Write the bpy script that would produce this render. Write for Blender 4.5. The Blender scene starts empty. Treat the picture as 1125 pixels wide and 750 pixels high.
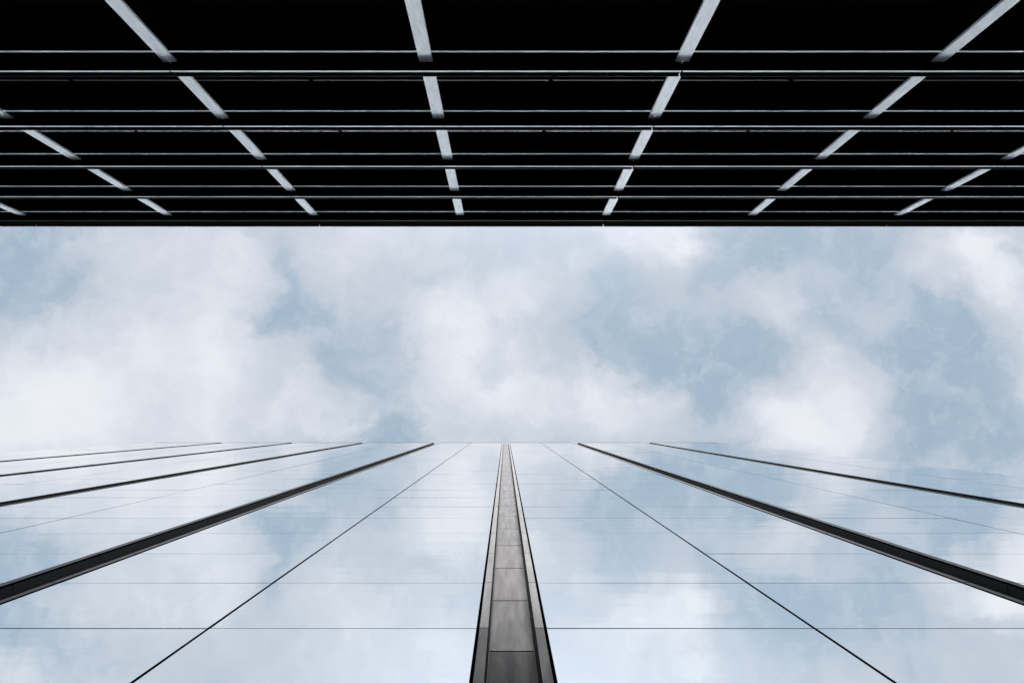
import bpy, bmesh, math, random
from mathutils import Vector, Matrix

random.seed(11)
S = bpy.context.scene
C = S.collection
R = math.radians

# ------------------------------------------------------------------ camera constants
F_PX, CX, CY = 750.0, 555.0, 375.0            # lens in photo pixels (1125 wide), principal column
TAU = math.atan(85.0 / 750.0)                 # tilt of the lens off the zenith
EYE = 1.6

def plane_dir(px, py):
    """direction of a photo pixel as x/z, y/z ; reflected pixels (below the roof line) are mirrored in the facade"""
    u, v = (px - CX) / F_PX, (py - CY) / F_PX
    dy = v * math.cos(TAU) - math.sin(TAU)
    dz = math.cos(TAU) + v * math.sin(TAU)
    return u / dz, (-dy / dz if py > 500 else dy / dz)

def project(x, y, z):
    z -= EYE
    d = z * math.cos(TAU) - y * math.sin(TAU)
    if d < .01: return None
    return CX + F_PX * x / d, CY + F_PX * (y * math.cos(TAU) + z * math.sin(TAU)) / d

# ------------------------------------------------------------------ helpers
def link(name, me, parent=None):
    o = bpy.data.objects.new(name, me)
    C.objects.link(o)
    if parent: o.parent = parent
    return o

def tag(o, label=None, cat=None, kind=None, group=None):
    if label: o['label'] = label
    if cat: o['category'] = cat
    if kind: o['kind'] = kind
    if group: o['group'] = group
    return o

class MB:
    def __init__(self): self.v = []; self.f = []; self.m = []
    def box(self, x0, x1, y0, y1, z0, z1, m=0, front=None):
        """front = material of the -Y face"""
        b = len(self.v)
        self.v += [(x0,y0,z0),(x1,y0,z0),(x1,y1,z0),(x0,y1,z0),(x0,y0,z1),(x1,y0,z1),(x1,y1,z1),(x0,y1,z1)]
        q = [(0,3,2,1),(4,5,6,7),(0,1,5,4),(1,2,6,5),(2,3,7,6),(3,0,4,7)]
        for i, a in enumerate(q):
            self.f.append(tuple(b + k for k in a))
            self.m.append(front if (i == 2 and front is not None) else m)
    def chamfer_box(self, x0, x1, y0, y1, z0, z1, c=.01, m=0, side=None):
        """box with its vertical edges chamfered"""
        b = len(self.v)
        p = [(x0+c,y0),(x1-c,y0),(x1,y0+c),(x1,y1-c),(x1-c,y1),(x0+c,y1),(x0,y1-c),(x0,y0+c)]
        self.v += [(x,y,z0) for x, y in p] + [(x,y,z1) for x, y in p]
        self.f.append(tuple(b + k for k in reversed(range(8)))); self.m.append(m)
        self.f.append(tuple(b + 8 + k for k in range(8))); self.m.append(m)
        for k in range(8):
            n = (k + 1) % 8
            self.f.append((b+k, b+n, b+8+n, b+8+k)); self.m.append(m if side is None or k == 0 else side)
    def ridge_box(self, x0, x1, y0, y1, z0, z1, c=.01, m=0):
        """box with its long (X) edges chamfered"""
        b = len(self.v)
        p = [(y0+c,z0),(y1-c,z0),(y1,z0+c),(y1,z1-c),(y1-c,z1),(y0+c,z1),(y0,z1-c),(y0,z0+c)]
        self.v += [(x0,y,z) for y, z in p] + [(x1,y,z) for y, z in p]
        self.f.append(tuple(b + k for k in reversed(range(8)))); self.m.append(m)
        self.f.append(tuple(b + 8 + k for k in range(8))); self.m.append(m)
        for k in range(8):
            n = (k + 1) % 8
            self.f.append((b+k, b+n, b+8+n, b+8+k)); self.m.append(m)
    def build(self, name, mats, parent=None):
        me = bpy.data.meshes.new(name)
        me.from_pydata(self.v, [], self.f)
        if not isinstance(mats, (list, tuple)): mats = [mats]
        for m in mats: me.materials.append(m)
        me.polygons.foreach_set('material_index', self.m)
        bm = bmesh.new(); bm.from_mesh(me)
        bmesh.ops.recalc_face_normals(bm, faces=bm.faces)
        bm.to_mesh(me); bm.free()
        return link(name, me, parent)

class G:
    """small node-graph helper"""
    def __init__(self, tree): self.t = tree; self.n = tree.nodes; self.l = tree.links
    def node(self, kind, **kw):
        n = self.n.new(kind)
        for k, v in kw.items(): setattr(n, k, v)
        return n
    def put(self, sock, v):
        if isinstance(v, bpy.types.NodeSocket): self.l.new(v, sock)
        elif v is not None: sock.default_value = v
    def math(self, op, a, b=None, c=None, clamp=False):
        n = self.node('ShaderNodeMath', operation=op, use_clamp=clamp)
        self.put(n.inputs[0], a); self.put(n.inputs[1], b)
        if c is not None: self.put(n.inputs[2], c)
        return n.outputs[0]
    def vmath(self, op, a, b=None, out=0):
        n = self.node('ShaderNodeVectorMath', operation=op)
        self.put(n.inputs[0], a)
        if b is not None: self.put(n.inputs[1], b)
        return n.outputs[out]
    def smooth(self, v, a, b, c=0., d=1.):
        n = self.node('ShaderNodeMapRange', interpolation_type='SMOOTHSTEP')
        for s, x in zip(n.inputs, (v, a, b, c, d)): self.put(s, x)
        return n.outputs[0]
    def lin(self, v, a, b, c=0., d=1.):
        n = self.node('ShaderNodeMapRange')
        for s, x in zip(n.inputs, (v, a, b, c, d)): self.put(s, x)
        return n.outputs[0]
    def noise(self, vec, scale, detail=4., rough=.55, out=0, w=None):
        n = self.node('ShaderNodeTexNoise')
        if w is not None:
            n.noise_dimensions = '4D'; self.put(n.inputs['W'], w)
        self.put(n.inputs['Vector'], vec); self.put(n.inputs['Scale'], scale)
        self.put(n.inputs['Detail'], detail); self.put(n.inputs['Roughness'], rough)
        return n.outputs[out]
    def mix(self, f, a, b):
        n = self.node('ShaderNodeMix', data_type='RGBA')
        self.put(n.inputs[0], f)
        self.put(n.inputs[6], a); self.put(n.inputs[7], b)
        return n.outputs[2]

def rgb(r, g, b): return (r, g, b, 1.)

def material(name, base=(.5,.5,.5), rough=.5, metal=0., spec=.5):
    m = bpy.data.materials.new(name); m.use_nodes = True
    g = G(m.node_tree); p = g.n['Principled BSDF']
    p.inputs['Base Color'].default_value = rgb(*base)
    p.inputs['Roughness'].default_value = rough
    p.inputs['Metallic'].default_value = metal
    p.inputs['Specular IOR Level'].default_value = spec
    m['p'] = 1
    return m, g, p

def objcoord(g): return g.node('ShaderNodeTexCoord').outputs['Object']

# ------------------------------------------------------------------ materials
# mirror-coated glazing: slight rolling distortion of the sheet
M_glass, g, p = material('mirror_glazing', (.90,.93,.955), .008, 1.)
oc = objcoord(g)
wob = g.noise(g.vmath('MULTIPLY', oc, (.10,1.,.55)), 1.0, 2., .45)
wob2 = g.noise(g.vmath('MULTIPLY', oc, (.32,1.,1.6)), 1.0, 1., .4, w=3.)
bump = g.node('ShaderNodeBump')
bump.inputs['Strength'].default_value = 1.
bump.inputs['Distance'].default_value = .0075
g.put(bump.inputs['Height'], g.math('ADD', wob, g.math('MULTIPLY', wob2, .14)))
g.put(p.inputs['Normal'], bump.outputs[0])
dirt = g.noise(g.vmath('MULTIPLY', oc, (1.6,1.,.25)), 1.3, 5., .6)
g.put(p.inputs['Base Color'], g.mix(g.smooth(dirt, .35, .75), rgb(.97,.995,1.), rgb(.95,.98,.99)))

M_seal, g, p = material('black_seal', (.003,.004,.005), .8, 0., .0)
M_edge, g, p = material('pane_edge', (.20,.22,.24), .6, 0., .2)
M_core, g, p = material('dark_backing', (.003,.004,.005), .8, 0., .0)

def stone(name, col, rough, contrast):
    m, g, p = material(name, col, rough, 0., .27)
    oc = objcoord(g)
    isl = g.node('ShaderNodeNewGeometry').outputs['Random Per Island']
    fine = g.noise(oc, 16., 9., .8)
    blot = g.noise(g.vmath('MULTIPLY', oc, (5.,3.,.5)), 1., 6., .7)
    strk = g.noise(g.vmath('MULTIPLY', oc, (14.,6.,.35)), 1., 3., .5)
    k = g.math('ADD', g.math('MULTIPLY', g.math('SUBTRACT', isl, .5), contrast),
        g.math('ADD', g.math('MULTIPLY', g.math('SUBTRACT', fine, .5), .55),
        g.math('ADD', g.math('MULTIPLY', g.math('SUBTRACT', blot, .5), .16), g.math('MULTIPLY', g.math('SUBTRACT', strk, .5), .3))))
    v = g.math('ADD', 1., k)
    n = g.node('ShaderNodeVectorMath', operation='SCALE')
    n.inputs[0].default_value = col; g.put(n.inputs['Scale'], v)
    g.put(p.inputs['Base Color'], n.outputs[0])
    g.put(p.inputs['Roughness'], g.lin(blot, .3, .7, rough - .06, rough + .08))
    return m
M_stone = stone('grey_granite', (.165,.147,.162), .6, .34)
M_stone_dark = stone('granite_lower_storeys', (.022,.028,.036), .7, .12)
M_strip = stone('polished_granite', (.088,.084,.097), .5, .22)
M_strip_dark = stone('polished_granite_lower_storeys', (.040,.044,.052), .6, .10)

M_reveal, g, p = material('black_green_sheet', (.020,.027,.028), .55, 0., .25)
oc = objcoord(g)
rv = g.noise(g.vmath('MULTIPLY', oc, (9.,9.,.3)), 1., 4., .6)
g.put(p.inputs['Base Color'], g.mix(rv, rgb(.018,.023,.024), rgb(.040,.051,.053)))

def metal(name, lo, hi, rough, met):
    m, g, p = material(name, hi, rough, met, .15)
    oc = objcoord(g)
    a = g.noise(g.vmath('MULTIPLY', oc, (9.,9.,2.2)), 1., 7., .7)
    b = g.noise(oc, 60., 3., .6)
    t = g.math('ADD', g.math('MULTIPLY', a, .65), g.math('MULTIPLY', b, .35))
    g.put(p.inputs['Base Color'], g.mix(g.smooth(t, .36, .64), rgb(*lo), rgb(*hi)))
    g.put(p.inputs['Roughness'], g.lin(a, .3, .7, rough - .07, rough + .08))
    return m
M_fin = metal('brushed_aluminium', (.60,.65,.71), (.79,.84,.90), .6, .0)
M_lip = metal('pale_trim', (.74,.78,.83), (.80,.84,.89), .65, .0)
M_trim = metal('dull_trim', (.010,.013,.014), (.016,.020,.022), .7, .0)

def blackish(name, col, rough, spec):
    m, g, p = material(name, col, rough, 0., spec)
    oc = objcoord(g)
    a = g.noise(g.vmath('MULTIPLY', oc, (.8,3.,3.)), 1., 4., .6)
    g.put(p.inputs['Base Color'], g.mix(a, rgb(*[c * .6 for c in col]), rgb(*[c * 1.4 for c in col])))
    return m
M_black = blackish('black_panel', (.003,.0035,.0045), .8, .0)
M_dark = blackish('charcoal_sheet', (.003,.004,.0045), .8, .0)
M_rail = metal('mottled_rail', (.16,.18,.19), (.62,.66,.68), .6, .0)
M_head = metal('grey_window_head', (.004,.006,.007), (.010,.013,.014), .6, .0)
M_darkglass, g, p = material('blackout_glass', (.004,.006,.007), .25, 0., .04)

# ------------------------------------------------------------------ ground
M_ground, g, p = material('asphalt', (.05,.05,.052), .85, 0., .3)
oc = objcoord(g)
g.put(p.inputs['Base Color'], g.mix(g.noise(oc, 30., 6., .7), rgb(.035,.035,.037), rgb(.065,.065,.066)))
M_pave, g, p = material('paving', (.16,.155,.15), .8, 0., .3)
oc = objcoord(g)
br = g.node('ShaderNodeTexBrick'); g.put(br.inputs['Vector'], oc)
br.inputs['Scale'].default_value = 1.6; br.inputs['Mortar Size'].default_value = .012
br.inputs['Color1'].default_value = rgb(.17,.165,.16); br.inputs['Color2'].default_value = rgb(.13,.128,.125)
br.inputs['Mortar'].default_value = rgb(.05,.05,.05)
g.put(p.inputs['Base Color'], br.outputs['Color'])
gm = MB(); gm.v = [(-3000,-3000,0),(3000,-3000,0),(3000,3000,0),(-3000,3000,0)]; gm.f = [(0,1,2,3)]; gm.m = [0]
tag(gm.build('ground', M_ground), 'dark asphalt ground of the lane between the two buildings', 'ground', 'structure')
pm = MB(); pm.box(-75, 55, .9, 3.85, -.05, .12)
tag(pm.build('pavement', M_pave), 'grey paved strip at the foot of the glass tower', 'pavement', 'structure')

# ------------------------------------------------------------------ glass tower (south side of the lane)
T = 3.93                     # plane of the glazing
TOP = EYE + 115.27
BAY, X0, ST = 11.76, .1225, 3.6
JOFF = -.27
joints = [0.] + [EYE + (k + JOFF) * ST for k in range(1, 33) if EYE + (k + JOFF) * ST < TOP - .5] + [TOP]
ZD = joints[4]               # storeys under this joint take the darker stone colours
cols = list(range(-5, 4))
HW_C, HW_S = .668, .69
def pc(k): return X0 + (math.copysign(11.55, k) if abs(k) == 1 else k * BAY)      # pilaster axis
def MW(k): return .034 if k in (0, -1) else .027
def mc(k): return X0 + (math.copysign(5.73, k + .5) if k in (0, -1) else (k + .5) * BAY)                                              # mullion between two pilasters
def hw(k): return HW_C if k == 0 else (.0 if k in (cols[0], cols[-1]) else HW_S)
XL, XR = X0 - 5 * BAY + .06, X0 + 3 * BAY - .06

tower = link('glass_tower', None)
tower.location = (0, 0, 0)
tag(tower, 'tall mirrored glass tower reflecting the clouds, divided by grey granite pilasters', 'tower')

wall = MB()
for i in range(len(cols) - 1):
    a, b = cols[i], cols[i + 1]
    wall.box(pc(a) + (hw(a) - .058 if hw(a) else .05), pc(b) - (hw(b) - .058 if hw(b) else .05), T + .052, T + .70, 0, TOP - .05)
wall.box(XL, XR, T + .70, T + 24, 0, TOP - .9)
wall.build('wall', M_core, tower)

# glazing, storey by storey, a hair out of true from one sheet to the next
cells = []
for k in cols[:-1]:
    xm = mc(k)
    for xa, xb in ((pc(k) + hw(k), xm - MW(k)), (xm + MW(k), pc(k + 1) - hw(k + 1))):
        for j in range(len(joints) - 1):
            z0, z1 = joints[j], joints[j + 1] - (.10 if j == len(joints) - 2 else 0)
            cells.append((xa, xb, z0, z1))
def shown(c):
    pts = [project(x, T, z) for x in (c[0], c[1]) for z in (max(c[2], EYE + 10.2), max(c[3], EYE + 10.2))]
    xs = [min(max(q[0], 0), 1125) for q in pts]; ys = [min(max(q[1], 0), 750) for q in pts]
    ax = abs(min(max(pts[0][0],0),1125) - min(max(pts[2][0],0),1125)) + abs(min(max(pts[1][0],0),1125) - min(max(pts[3][0],0),1125))
    return ax / 2 * (max(ys) - min(ys))
cells.sort(key=shown, reverse=True)
GAP = .009
def pane(mb, c):
    xa, xb, z0, z1 = c
    b = len(mb.v)
    mb.box(xa, xb, T, T + .045, z0 + (.026 if abs(z0 - ZD) < .1 else .015 if abs(z0 - ZD - ST) < .1 else GAP), z1 - (.015 if z1 < ZD + ST + .1 else GAP), 1, 0)
    tx, tz = random.gauss(0, .0007), random.gauss(0, .0007)
    xc, zc = (xa + xb) / 2, (z0 + z1) / 2
    for i in range(b, b + 8):
        x, y, z = mb.v[i]
        mb.v[i] = (x, y + (z - zc) * tx + (x - xc) * tz, z)
for c in cells[:100]:
    mb = MB(); pane(mb, c); mb.build('glass_pane', [M_glass, M_edge], tower)
mb = MB()
for c in cells[100:]: pane(mb, c)
tag(mb.build('glass_panes', [M_glass, M_edge], tower), kind='stuff')

for k in cols[:-1]:
    xm = mc(k); mw = MW(k)
    mb = MB(); mb.chamfer_box(xm - mw + .003, xm + mw - .003, T + .002, T + .06, 0, TOP - .04, .004)
    mb.build('mullion', M_seal, tower)

for k in cols[1:-1]:
    xc = pc(k); h = hw(k)
    rh = .436 if k == 0 else .45               # half width of the recess
    so = h - (.056 if k == 0 else .075)                              # outer edge of the granite strip
    # recessed channel: dark side linings in storey lengths, dark back
    mb = MB()
    for s in (-1, 1):
        xa, xb = sorted((xc + s * rh, xc + s * (rh + .05)))
        for j in range(len(joints) - 1):
            mb.box(xa, xb, T + .042, T + .46, joints[j] + (.014 if j else 0), joints[j + 1] - .014 - (.02 if j == len(joints) - 2 else 0))
        xa, xb = sorted((xc + s * (rh + .053), xc + s * (rh + .075)))
        mb.box(xa, xb, T + .06, T + .46, 0, TOP - .06)
        # a drip rail down the middle of each lining
        xa, xb = sorted((xc + s * (rh - .008), xc + s * (rh + .002)))
        if k: mb.box(xa, xb, T + .21, T + .235, 0, TOP - .05)
    mb.box(xc - rh - .07, xc + rh + .07, T + .47, T + .69, 0, TOP - .08)
    pil = mb.build('pilaster', M_reveal, tower)
    for s in (-1, 1):
        xa, xb = sorted((xc + s * (rh + .0), xc + s * so))
        sm = MB()
        for j in range(len(joints) - 1):
            last = j == len(joints) - 2
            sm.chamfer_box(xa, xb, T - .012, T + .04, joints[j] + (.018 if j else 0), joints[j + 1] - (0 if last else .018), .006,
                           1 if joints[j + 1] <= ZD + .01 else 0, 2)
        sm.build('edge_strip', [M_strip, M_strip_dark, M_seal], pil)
    sm = MB()
    for j in range(len(joints) - 1):
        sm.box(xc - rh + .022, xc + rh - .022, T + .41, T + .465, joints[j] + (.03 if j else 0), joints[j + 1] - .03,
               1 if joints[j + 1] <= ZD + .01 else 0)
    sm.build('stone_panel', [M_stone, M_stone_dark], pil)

for k in cols[:-1]:
    mb = MB()
    mb.ridge_box(pc(k) + hw(k), pc(k + 1) - hw(k + 1), T - .02, T + .5, TOP - .045, TOP, .008)
    mb.build('coping', M_trim, tower)

# ------------------------------------------------------------------ black office block (north side of the lane)
Yf, Yn, Yr, Yw = -9.86, -9.60, -9.885, -10.78    # fin fronts, ledge noses, slab edge rails, window wall
BX0, BBAY = -2.20, 7.12
fx = [BX0 + BBAY * k for k in range(-5, 7)]
BL, BR = fx[0] - 2.2, fx[-1] + 2.2
LEV = range(2, 10)
def zl(n): return EYE + n * ST
BTOP = EYE + 9.285 * ST
off = link('office_block', None)
tag(off, 'black office block with pale metal fins and bright edged ledges at every storey', 'office block')

mb = MB()
mb.box(BL, BR, Yw - 20, Yw - .06, 0, BTOP - .12)
mb.build('wall', M_black, off)

for n in LEV:
    zs = zl(n) - .143 * ST
    mb = MB(); mb.box(BL, BR, Yw - .05, Yr - .022, zs, zl(n) + .33)
    slab = mb.build('floor_slab', M_black, off)
    mb = MB()
    ends = [BL] + fx + [BR]
    for i in range(len(ends) - 1):
        mb.ridge_box(ends[i] + .02, ends[i + 1] - .02, Yr - .02, Yr, zs - .012, zs + .062, .006)
    mb.build('edge_rail', M_lip, slab)
    # guard rail behind the fins, in half-bay lengths
    if n > 4:
        zr = zl(n) + .335 * ST if n < 9 else zl(9) + .22
        mb = MB()
        for i in range(len(fx) - 1):
            h = (fx[i] + fx[i + 1]) / 2
            mb.ridge_box(fx[i] + .16, h - .07, -10.0, -9.962, zr, zr + .07, .006)
            mb.ridge_box(h + .07, fx[i + 1] - .16, -10.0, -9.962, zr, zr + .07, .006)
        if n < 9: mb.build('guard_rail', M_rail if n == 6 else M_head, slab)  # pale mottled rail at one level, near black at the rest
    top = n == 9
    # ledge: flat black underside, set-back fascia, dull upper lip
    zt = BTOP if top else zl(n) + .335
    mb = MB()
    jx = [BL] + fx[0::2] + [BR]
    jg = [(jx[i] + (.021 if i else 0), jx[i + 1] - (.021 if i < len(jx) - 2 else 0)) for i in range(len(jx) - 1)]   # open joints on every other fin
    for a, b in jg:
        mb.box(a, b, Yr - .01, Yn - .05, zl(n), zt - .03)
        mb.box(a, b, Yn - .05, Yn - .012, zl(n) + .012, zl(n) + .05)
    led = mb.build('ledge', M_dark, off)
    mb = MB()
    for a, b in jg: mb.ridge_box(a, b, Yn - .010, Yn, zl(n) - .004, zl(n) + .075, .003)
    mb.build('nose_trim', M_trim if top else M_lip, led)
    mb = MB()
    for a, b in jg: mb.ridge_box(a, b, Yr - .01, Yn - .004, zt - .028, zt + (.0 if top else .004), .006)
    mb.build('upper_trim', M_trim, led)

mb = MB()
cx = [BL] + fx[0::2] + [BR]
for i in range(len(cx) - 1):
    mb.ridge_box(cx[i] + (.021 if i else 0), cx[i + 1] - (.021 if i < len(cx) - 2 else 0), Yw - .3, Yn + .012, BTOP + .004, BTOP + .045, .008)
mb.build('coping', M_lip, off)

for x in fx:
    mb = MB()
    mb.chamfer_box(x - .190, x + .190, Yf - .02, Yf, 0, zl(9) + .05, .006)
    mb.box(x - .190, x - .175, Yf - .07, Yf - .021, 0, zl(9) + .05)
    mb.box(x + .175, x + .190, Yf - .07, Yf - .021, 0, zl(9) + .05)
    fin = mb.build('fin', M_fin, off)
    mb = MB(); mb.box(x - .14, x + .14, Yw, Yf - .022, 0, zl(9) - .01)
    mb.build('stem', M_black, fin)

# two windows to a bay, set back behind the ledges
for n in range(5, 10):
    for i, xa in enumerate(fx[:-1]):
        for q in range(2):
            a = xa + q * BBAY / 2 + (.2 if q == 0 else .07); b = xa + (q + 1) * BBAY / 2 - (.2 if q == 1 else .07)
            mid = (a + b) / 2
            if not -29.5 < mid < 30.5: continue
            z0, z1 = zl(n - 1) + .40, zl(n) - .143 * ST - .02
            mb = MB(); mb.box(a + .05, b - .05, Yw - .03, Yw, z0 + .05, z1 - .06)
            w = mb.build('window', M_darkglass, off)
            mb = MB()
            mb.box(a, b, Yw - .05, Yw + .035, z1 - .05, z1, 1)
            mb.box(a, b, Yw - .05, Yw + .03, z0, z0 + .045)
            mb.box(a, a + .045, Yw - .05, Yw + .03, z0 + .047, z1 - .057)
            mb.box(b - .045, b, Yw - .05, Yw + .03, z0 + .047, z1 - .057)
            mb.build('window_frame', [M_dark, M_head], w)

# ------------------------------------------------------------------ sky
W = bpy.data.worlds.new('World'); S.world = W; W.use_nodes = True
g = G(W.node_tree); g.n.clear()
SUN_EL, SUN_AZ = R(55.5), Vector((.08, -1., 0))
tc = g.node('ShaderNodeTexCoord')
sky = g.node('ShaderNodeTexSky', sky_type='NISHITA')
sky.sun_disc = False; sky.sun_elevation = SUN_EL
sky.sun_rotation = math.atan2(SUN_AZ.x, SUN_AZ.y)
sky.air_density = 1.0; sky.dust_density = 1.5; sky.ozone_density = 1.0
sep = g.node('ShaderNodeSeparateXYZ'); g.l.new(tc.outputs['Generated'], sep.inputs[0])
z = g.math('MAXIMUM', sep.outputs[2], .12)
comb = g.node('ShaderNodeCombineXYZ')
g.put(comb.inputs[0], g.math('DIVIDE', sep.outputs[0], z)); g.put(comb.inputs[1], g.math('DIVIDE', sep.outputs[1], z))
P = comb.outputs[0]                                  # point on the cloud deck
w1 = g.noise(P, 9., 5., .6, out=1)
w2 = g.noise(P, 38., 4., .6, out=1)
Pw = g.vmath('ADD', P, g.vmath('MULTIPLY', g.vmath('SUBTRACT', w1, (.5,.5,.5)), (.13,.13,0)))
Pw = g.vmath('ADD', Pw, g.vmath('MULTIPLY', g.vmath('SUBTRACT', w2, (.5,.5,.5)), (.022,.022,0)))
# cloud banks and gaps, on the cloud deck
BLOBS = [
 (160,435,210,130,.75),(200,330,115,95,.50),(258,290,62,75,.45),(50,450,120,80,.35),(120,285,80,50,.22),(335,460,65,55,.45),(150,262,90,40,.2),
 (10,300,70,95,-.38),(50,262,40,25,-.15),(75,320,30,25,-.18),(312,352,40,26,-.75),(316,300,22,45,-.45),(288,256,28,16,-.35),(355,398,34,22,-.24),(400,418,50,14,-.24),(440,478,55,20,-.45),
 (422,360,22,32,-.16),(475,310,22,20,-.20),(410,300,100,70,.25),(350,295,40,50,.18),
 (520,370,115,90,.42),(560,450,150,70,.45),(590,310,85,55,.28),(545,408,32,28,-.34),(490,350,40,40,.15),
 (695,450,75,60,.60),(728,432,30,24,.30),(725,268,62,45,.50),(745,300,36,34,.35),(765,278,26,26,.3),
 (672,335,44,55,-.40),(700,340,26,34,.16),(735,395,48,48,-.75),(668,378,28,34,-.40),(820,400,70,50,-.44),(830,272,62,40,-.50),(613,278,16,20,-.20),(640,262,30,14,-.15),
 (850,340,46,46,.62),(800,348,60,26,.08),(785,315,40,24,-.12),(905,300,30,46,.12),(905,395,60,36,.16),
 (912,452,92,78,.95),(850,468,70,34,.40),(775,440,40,46,-.38),(775,480,40,20,.15),
 (975,335,34,40,.28),(1010,290,40,28,.42),(1090,288,72,64,.85),(1108,340,44,44,.45),(1045,262,46,26,.40),
 (1050,375,90,80,-.36),(1000,430,60,60,-.32),(1100,470,80,50,-.34),(930,272,46,34,-.30),(1108,278,20,14,-.45),(1035,430,36,18,.35),(1000,480,60,30,-.2),
 # past the photographed sky, as the glass shows it
 (30,700,60,60,-.25),(190,690,110,70,.35),(330,690,120,70,.4),(470,700,90,80,.25),(690,690,110,80,.30),(770,660,40,40,.3),(770,735,30,40,.3),
 (880,700,90,60,-.12),(930,745,50,20,.3),(1075,660,60,50,.35),(1090,735,60,40,.2),(562,745,700,75,.18),
]
dens = None
for (px, py, rx, ry, w) in BLOBS:
    c = plane_dir(px, py)
    d = g.vmath('SUBTRACT', Pw, (c[0], c[1], 0))
    d = g.vmath('MULTIPLY', d, (F_PX / rx, F_PX / ry, 0))
    v = g.smooth(g.vmath('LENGTH', d, out=1), 1.25, .15, 0., w)
    dens = v if dens is None else g.math('ADD', dens, v)
far = g.smooth(g.vmath('LENGTH', P, out=1), .55, 1.1)
fb = g.noise(Pw, 11., 10., .66)
fb2 = g.noise(P, 4.2, 4., .5, w=2.)
d0 = g.math('ADD', dens, g.math('MULTIPLY', g.math('SUBTRACT', g.math('ADD', g.math('MULTIPLY', fb, .72), g.math('MULTIPLY', g.noise(Pw, 34., 8., .7, w=9.), .28)), .5), 1.35))
d0 = g.math('ADD', d0, .30)
d0 = g.math('ADD', d0, g.math('MULTIPLY', far, g.math('MULTIPLY', g.math('SUBTRACT', fb2, .30), 2.2)))
cov = g.math('ADD', g.math('MULTIPLY', g.smooth(d0, -.25, .93), .60), g.math('MULTIPLY', g.smooth(d0, .14, .60), .40))
# thin high veil over the blue, then the cloud itself: sunlit white to lavender grey
K = 10.   # the Background runs at 0.1
wisp = g.smooth(g.noise(Pw, 24., 9., .68, w=5.), .44, .72, 0., .34)                # torn scraps and thin haze in the gaps
veil = g.mix(.62, sky.outputs[0], rgb(.47*K,.62*K,.735*K))
body = g.smooth(g.math('ADD', d0, g.math('MULTIPLY', g.math('SUBTRACT', fb2, .5), 2.2)), .40, 1.7)
cloud = g.mix(body, rgb(.575*K,.63*K,.715*K), rgb(.835*K,.86*K,.915*K))
veil = g.mix(wisp, veil, rgb(.74*K,.79*K,.86*K))
out = g.mix(cov, veil, cloud)
sp = Vector((SUN_AZ.normalized().x, SUN_AZ.normalized().y, 0)) / math.tan(SUN_EL)
glow = g.smooth(g.vmath('LENGTH', g.vmath('SUBTRACT', P, sp), out=1), .56, .16, 1., 1.5)    # brighter round the veiled sun
gl = g.node('ShaderNodeVectorMath', operation='SCALE'); g.put(gl.inputs[0], out); g.put(gl.inputs['Scale'], glow)
out = gl.outputs[0]
bg = g.node('ShaderNodeBackground'); bg.inputs['Strength'].default_value = .1
g.put(bg.inputs['Color'], out)
wo = g.node('ShaderNodeOutputWorld'); g.l.new(bg.outputs[0], wo.inputs[0])

ld = bpy.data.lights.new('sun', 'SUN'); ld.energy = 2.5; ld.angle = R(20); ld.color = (1., .98, .96)
lo = link('sun', ld); lo.location = (0, 0, 200)
dirv = Vector((SUN_AZ.normalized().x * math.cos(SUN_EL), SUN_AZ.normalized().y * math.cos(SUN_EL), math.sin(SUN_EL)))
lo.rotation_euler = dirv.to_track_quat('Z', 'Y').to_euler()

# ------------------------------------------------------------------ camera
cd = bpy.data.cameras.new('camera'); cam = link('camera', cd)
cd.sensor_fit = 'HORIZONTAL'; cd.sensor_width = 36.; cd.lens = F_PX / 1125. * 36.
cd.shift_x = (562.5 - CX) / 1125.
cd.clip_start = .05; cd.clip_end = 8000
fwd = Vector((0, -math.sin(TAU), math.cos(TAU))); up = Vector((0, -math.cos(TAU), -math.sin(TAU)))
right = fwd.cross(up)
m = Matrix((right, up, -fwd)).transposed().to_4x4(); m.translation = (0, 0, EYE)
cam.matrix_world = m
S.camera = cam

S.render.engine = 'CYCLES'
S.cycles.use_denoising = True
S.cycles.max_bounces = 8; S.cycles.glossy_bounces = 6
S.cycles.sample_clamp_indirect = 60.; S.cycles.blur_glossy = 0.
vs = S.view_settings
S.display_settings.display_device = 'sRGB'
vs.view_transform = 'Standard'; vs.look = 'None'; vs.gamma = 1.; vs.exposure = 0.
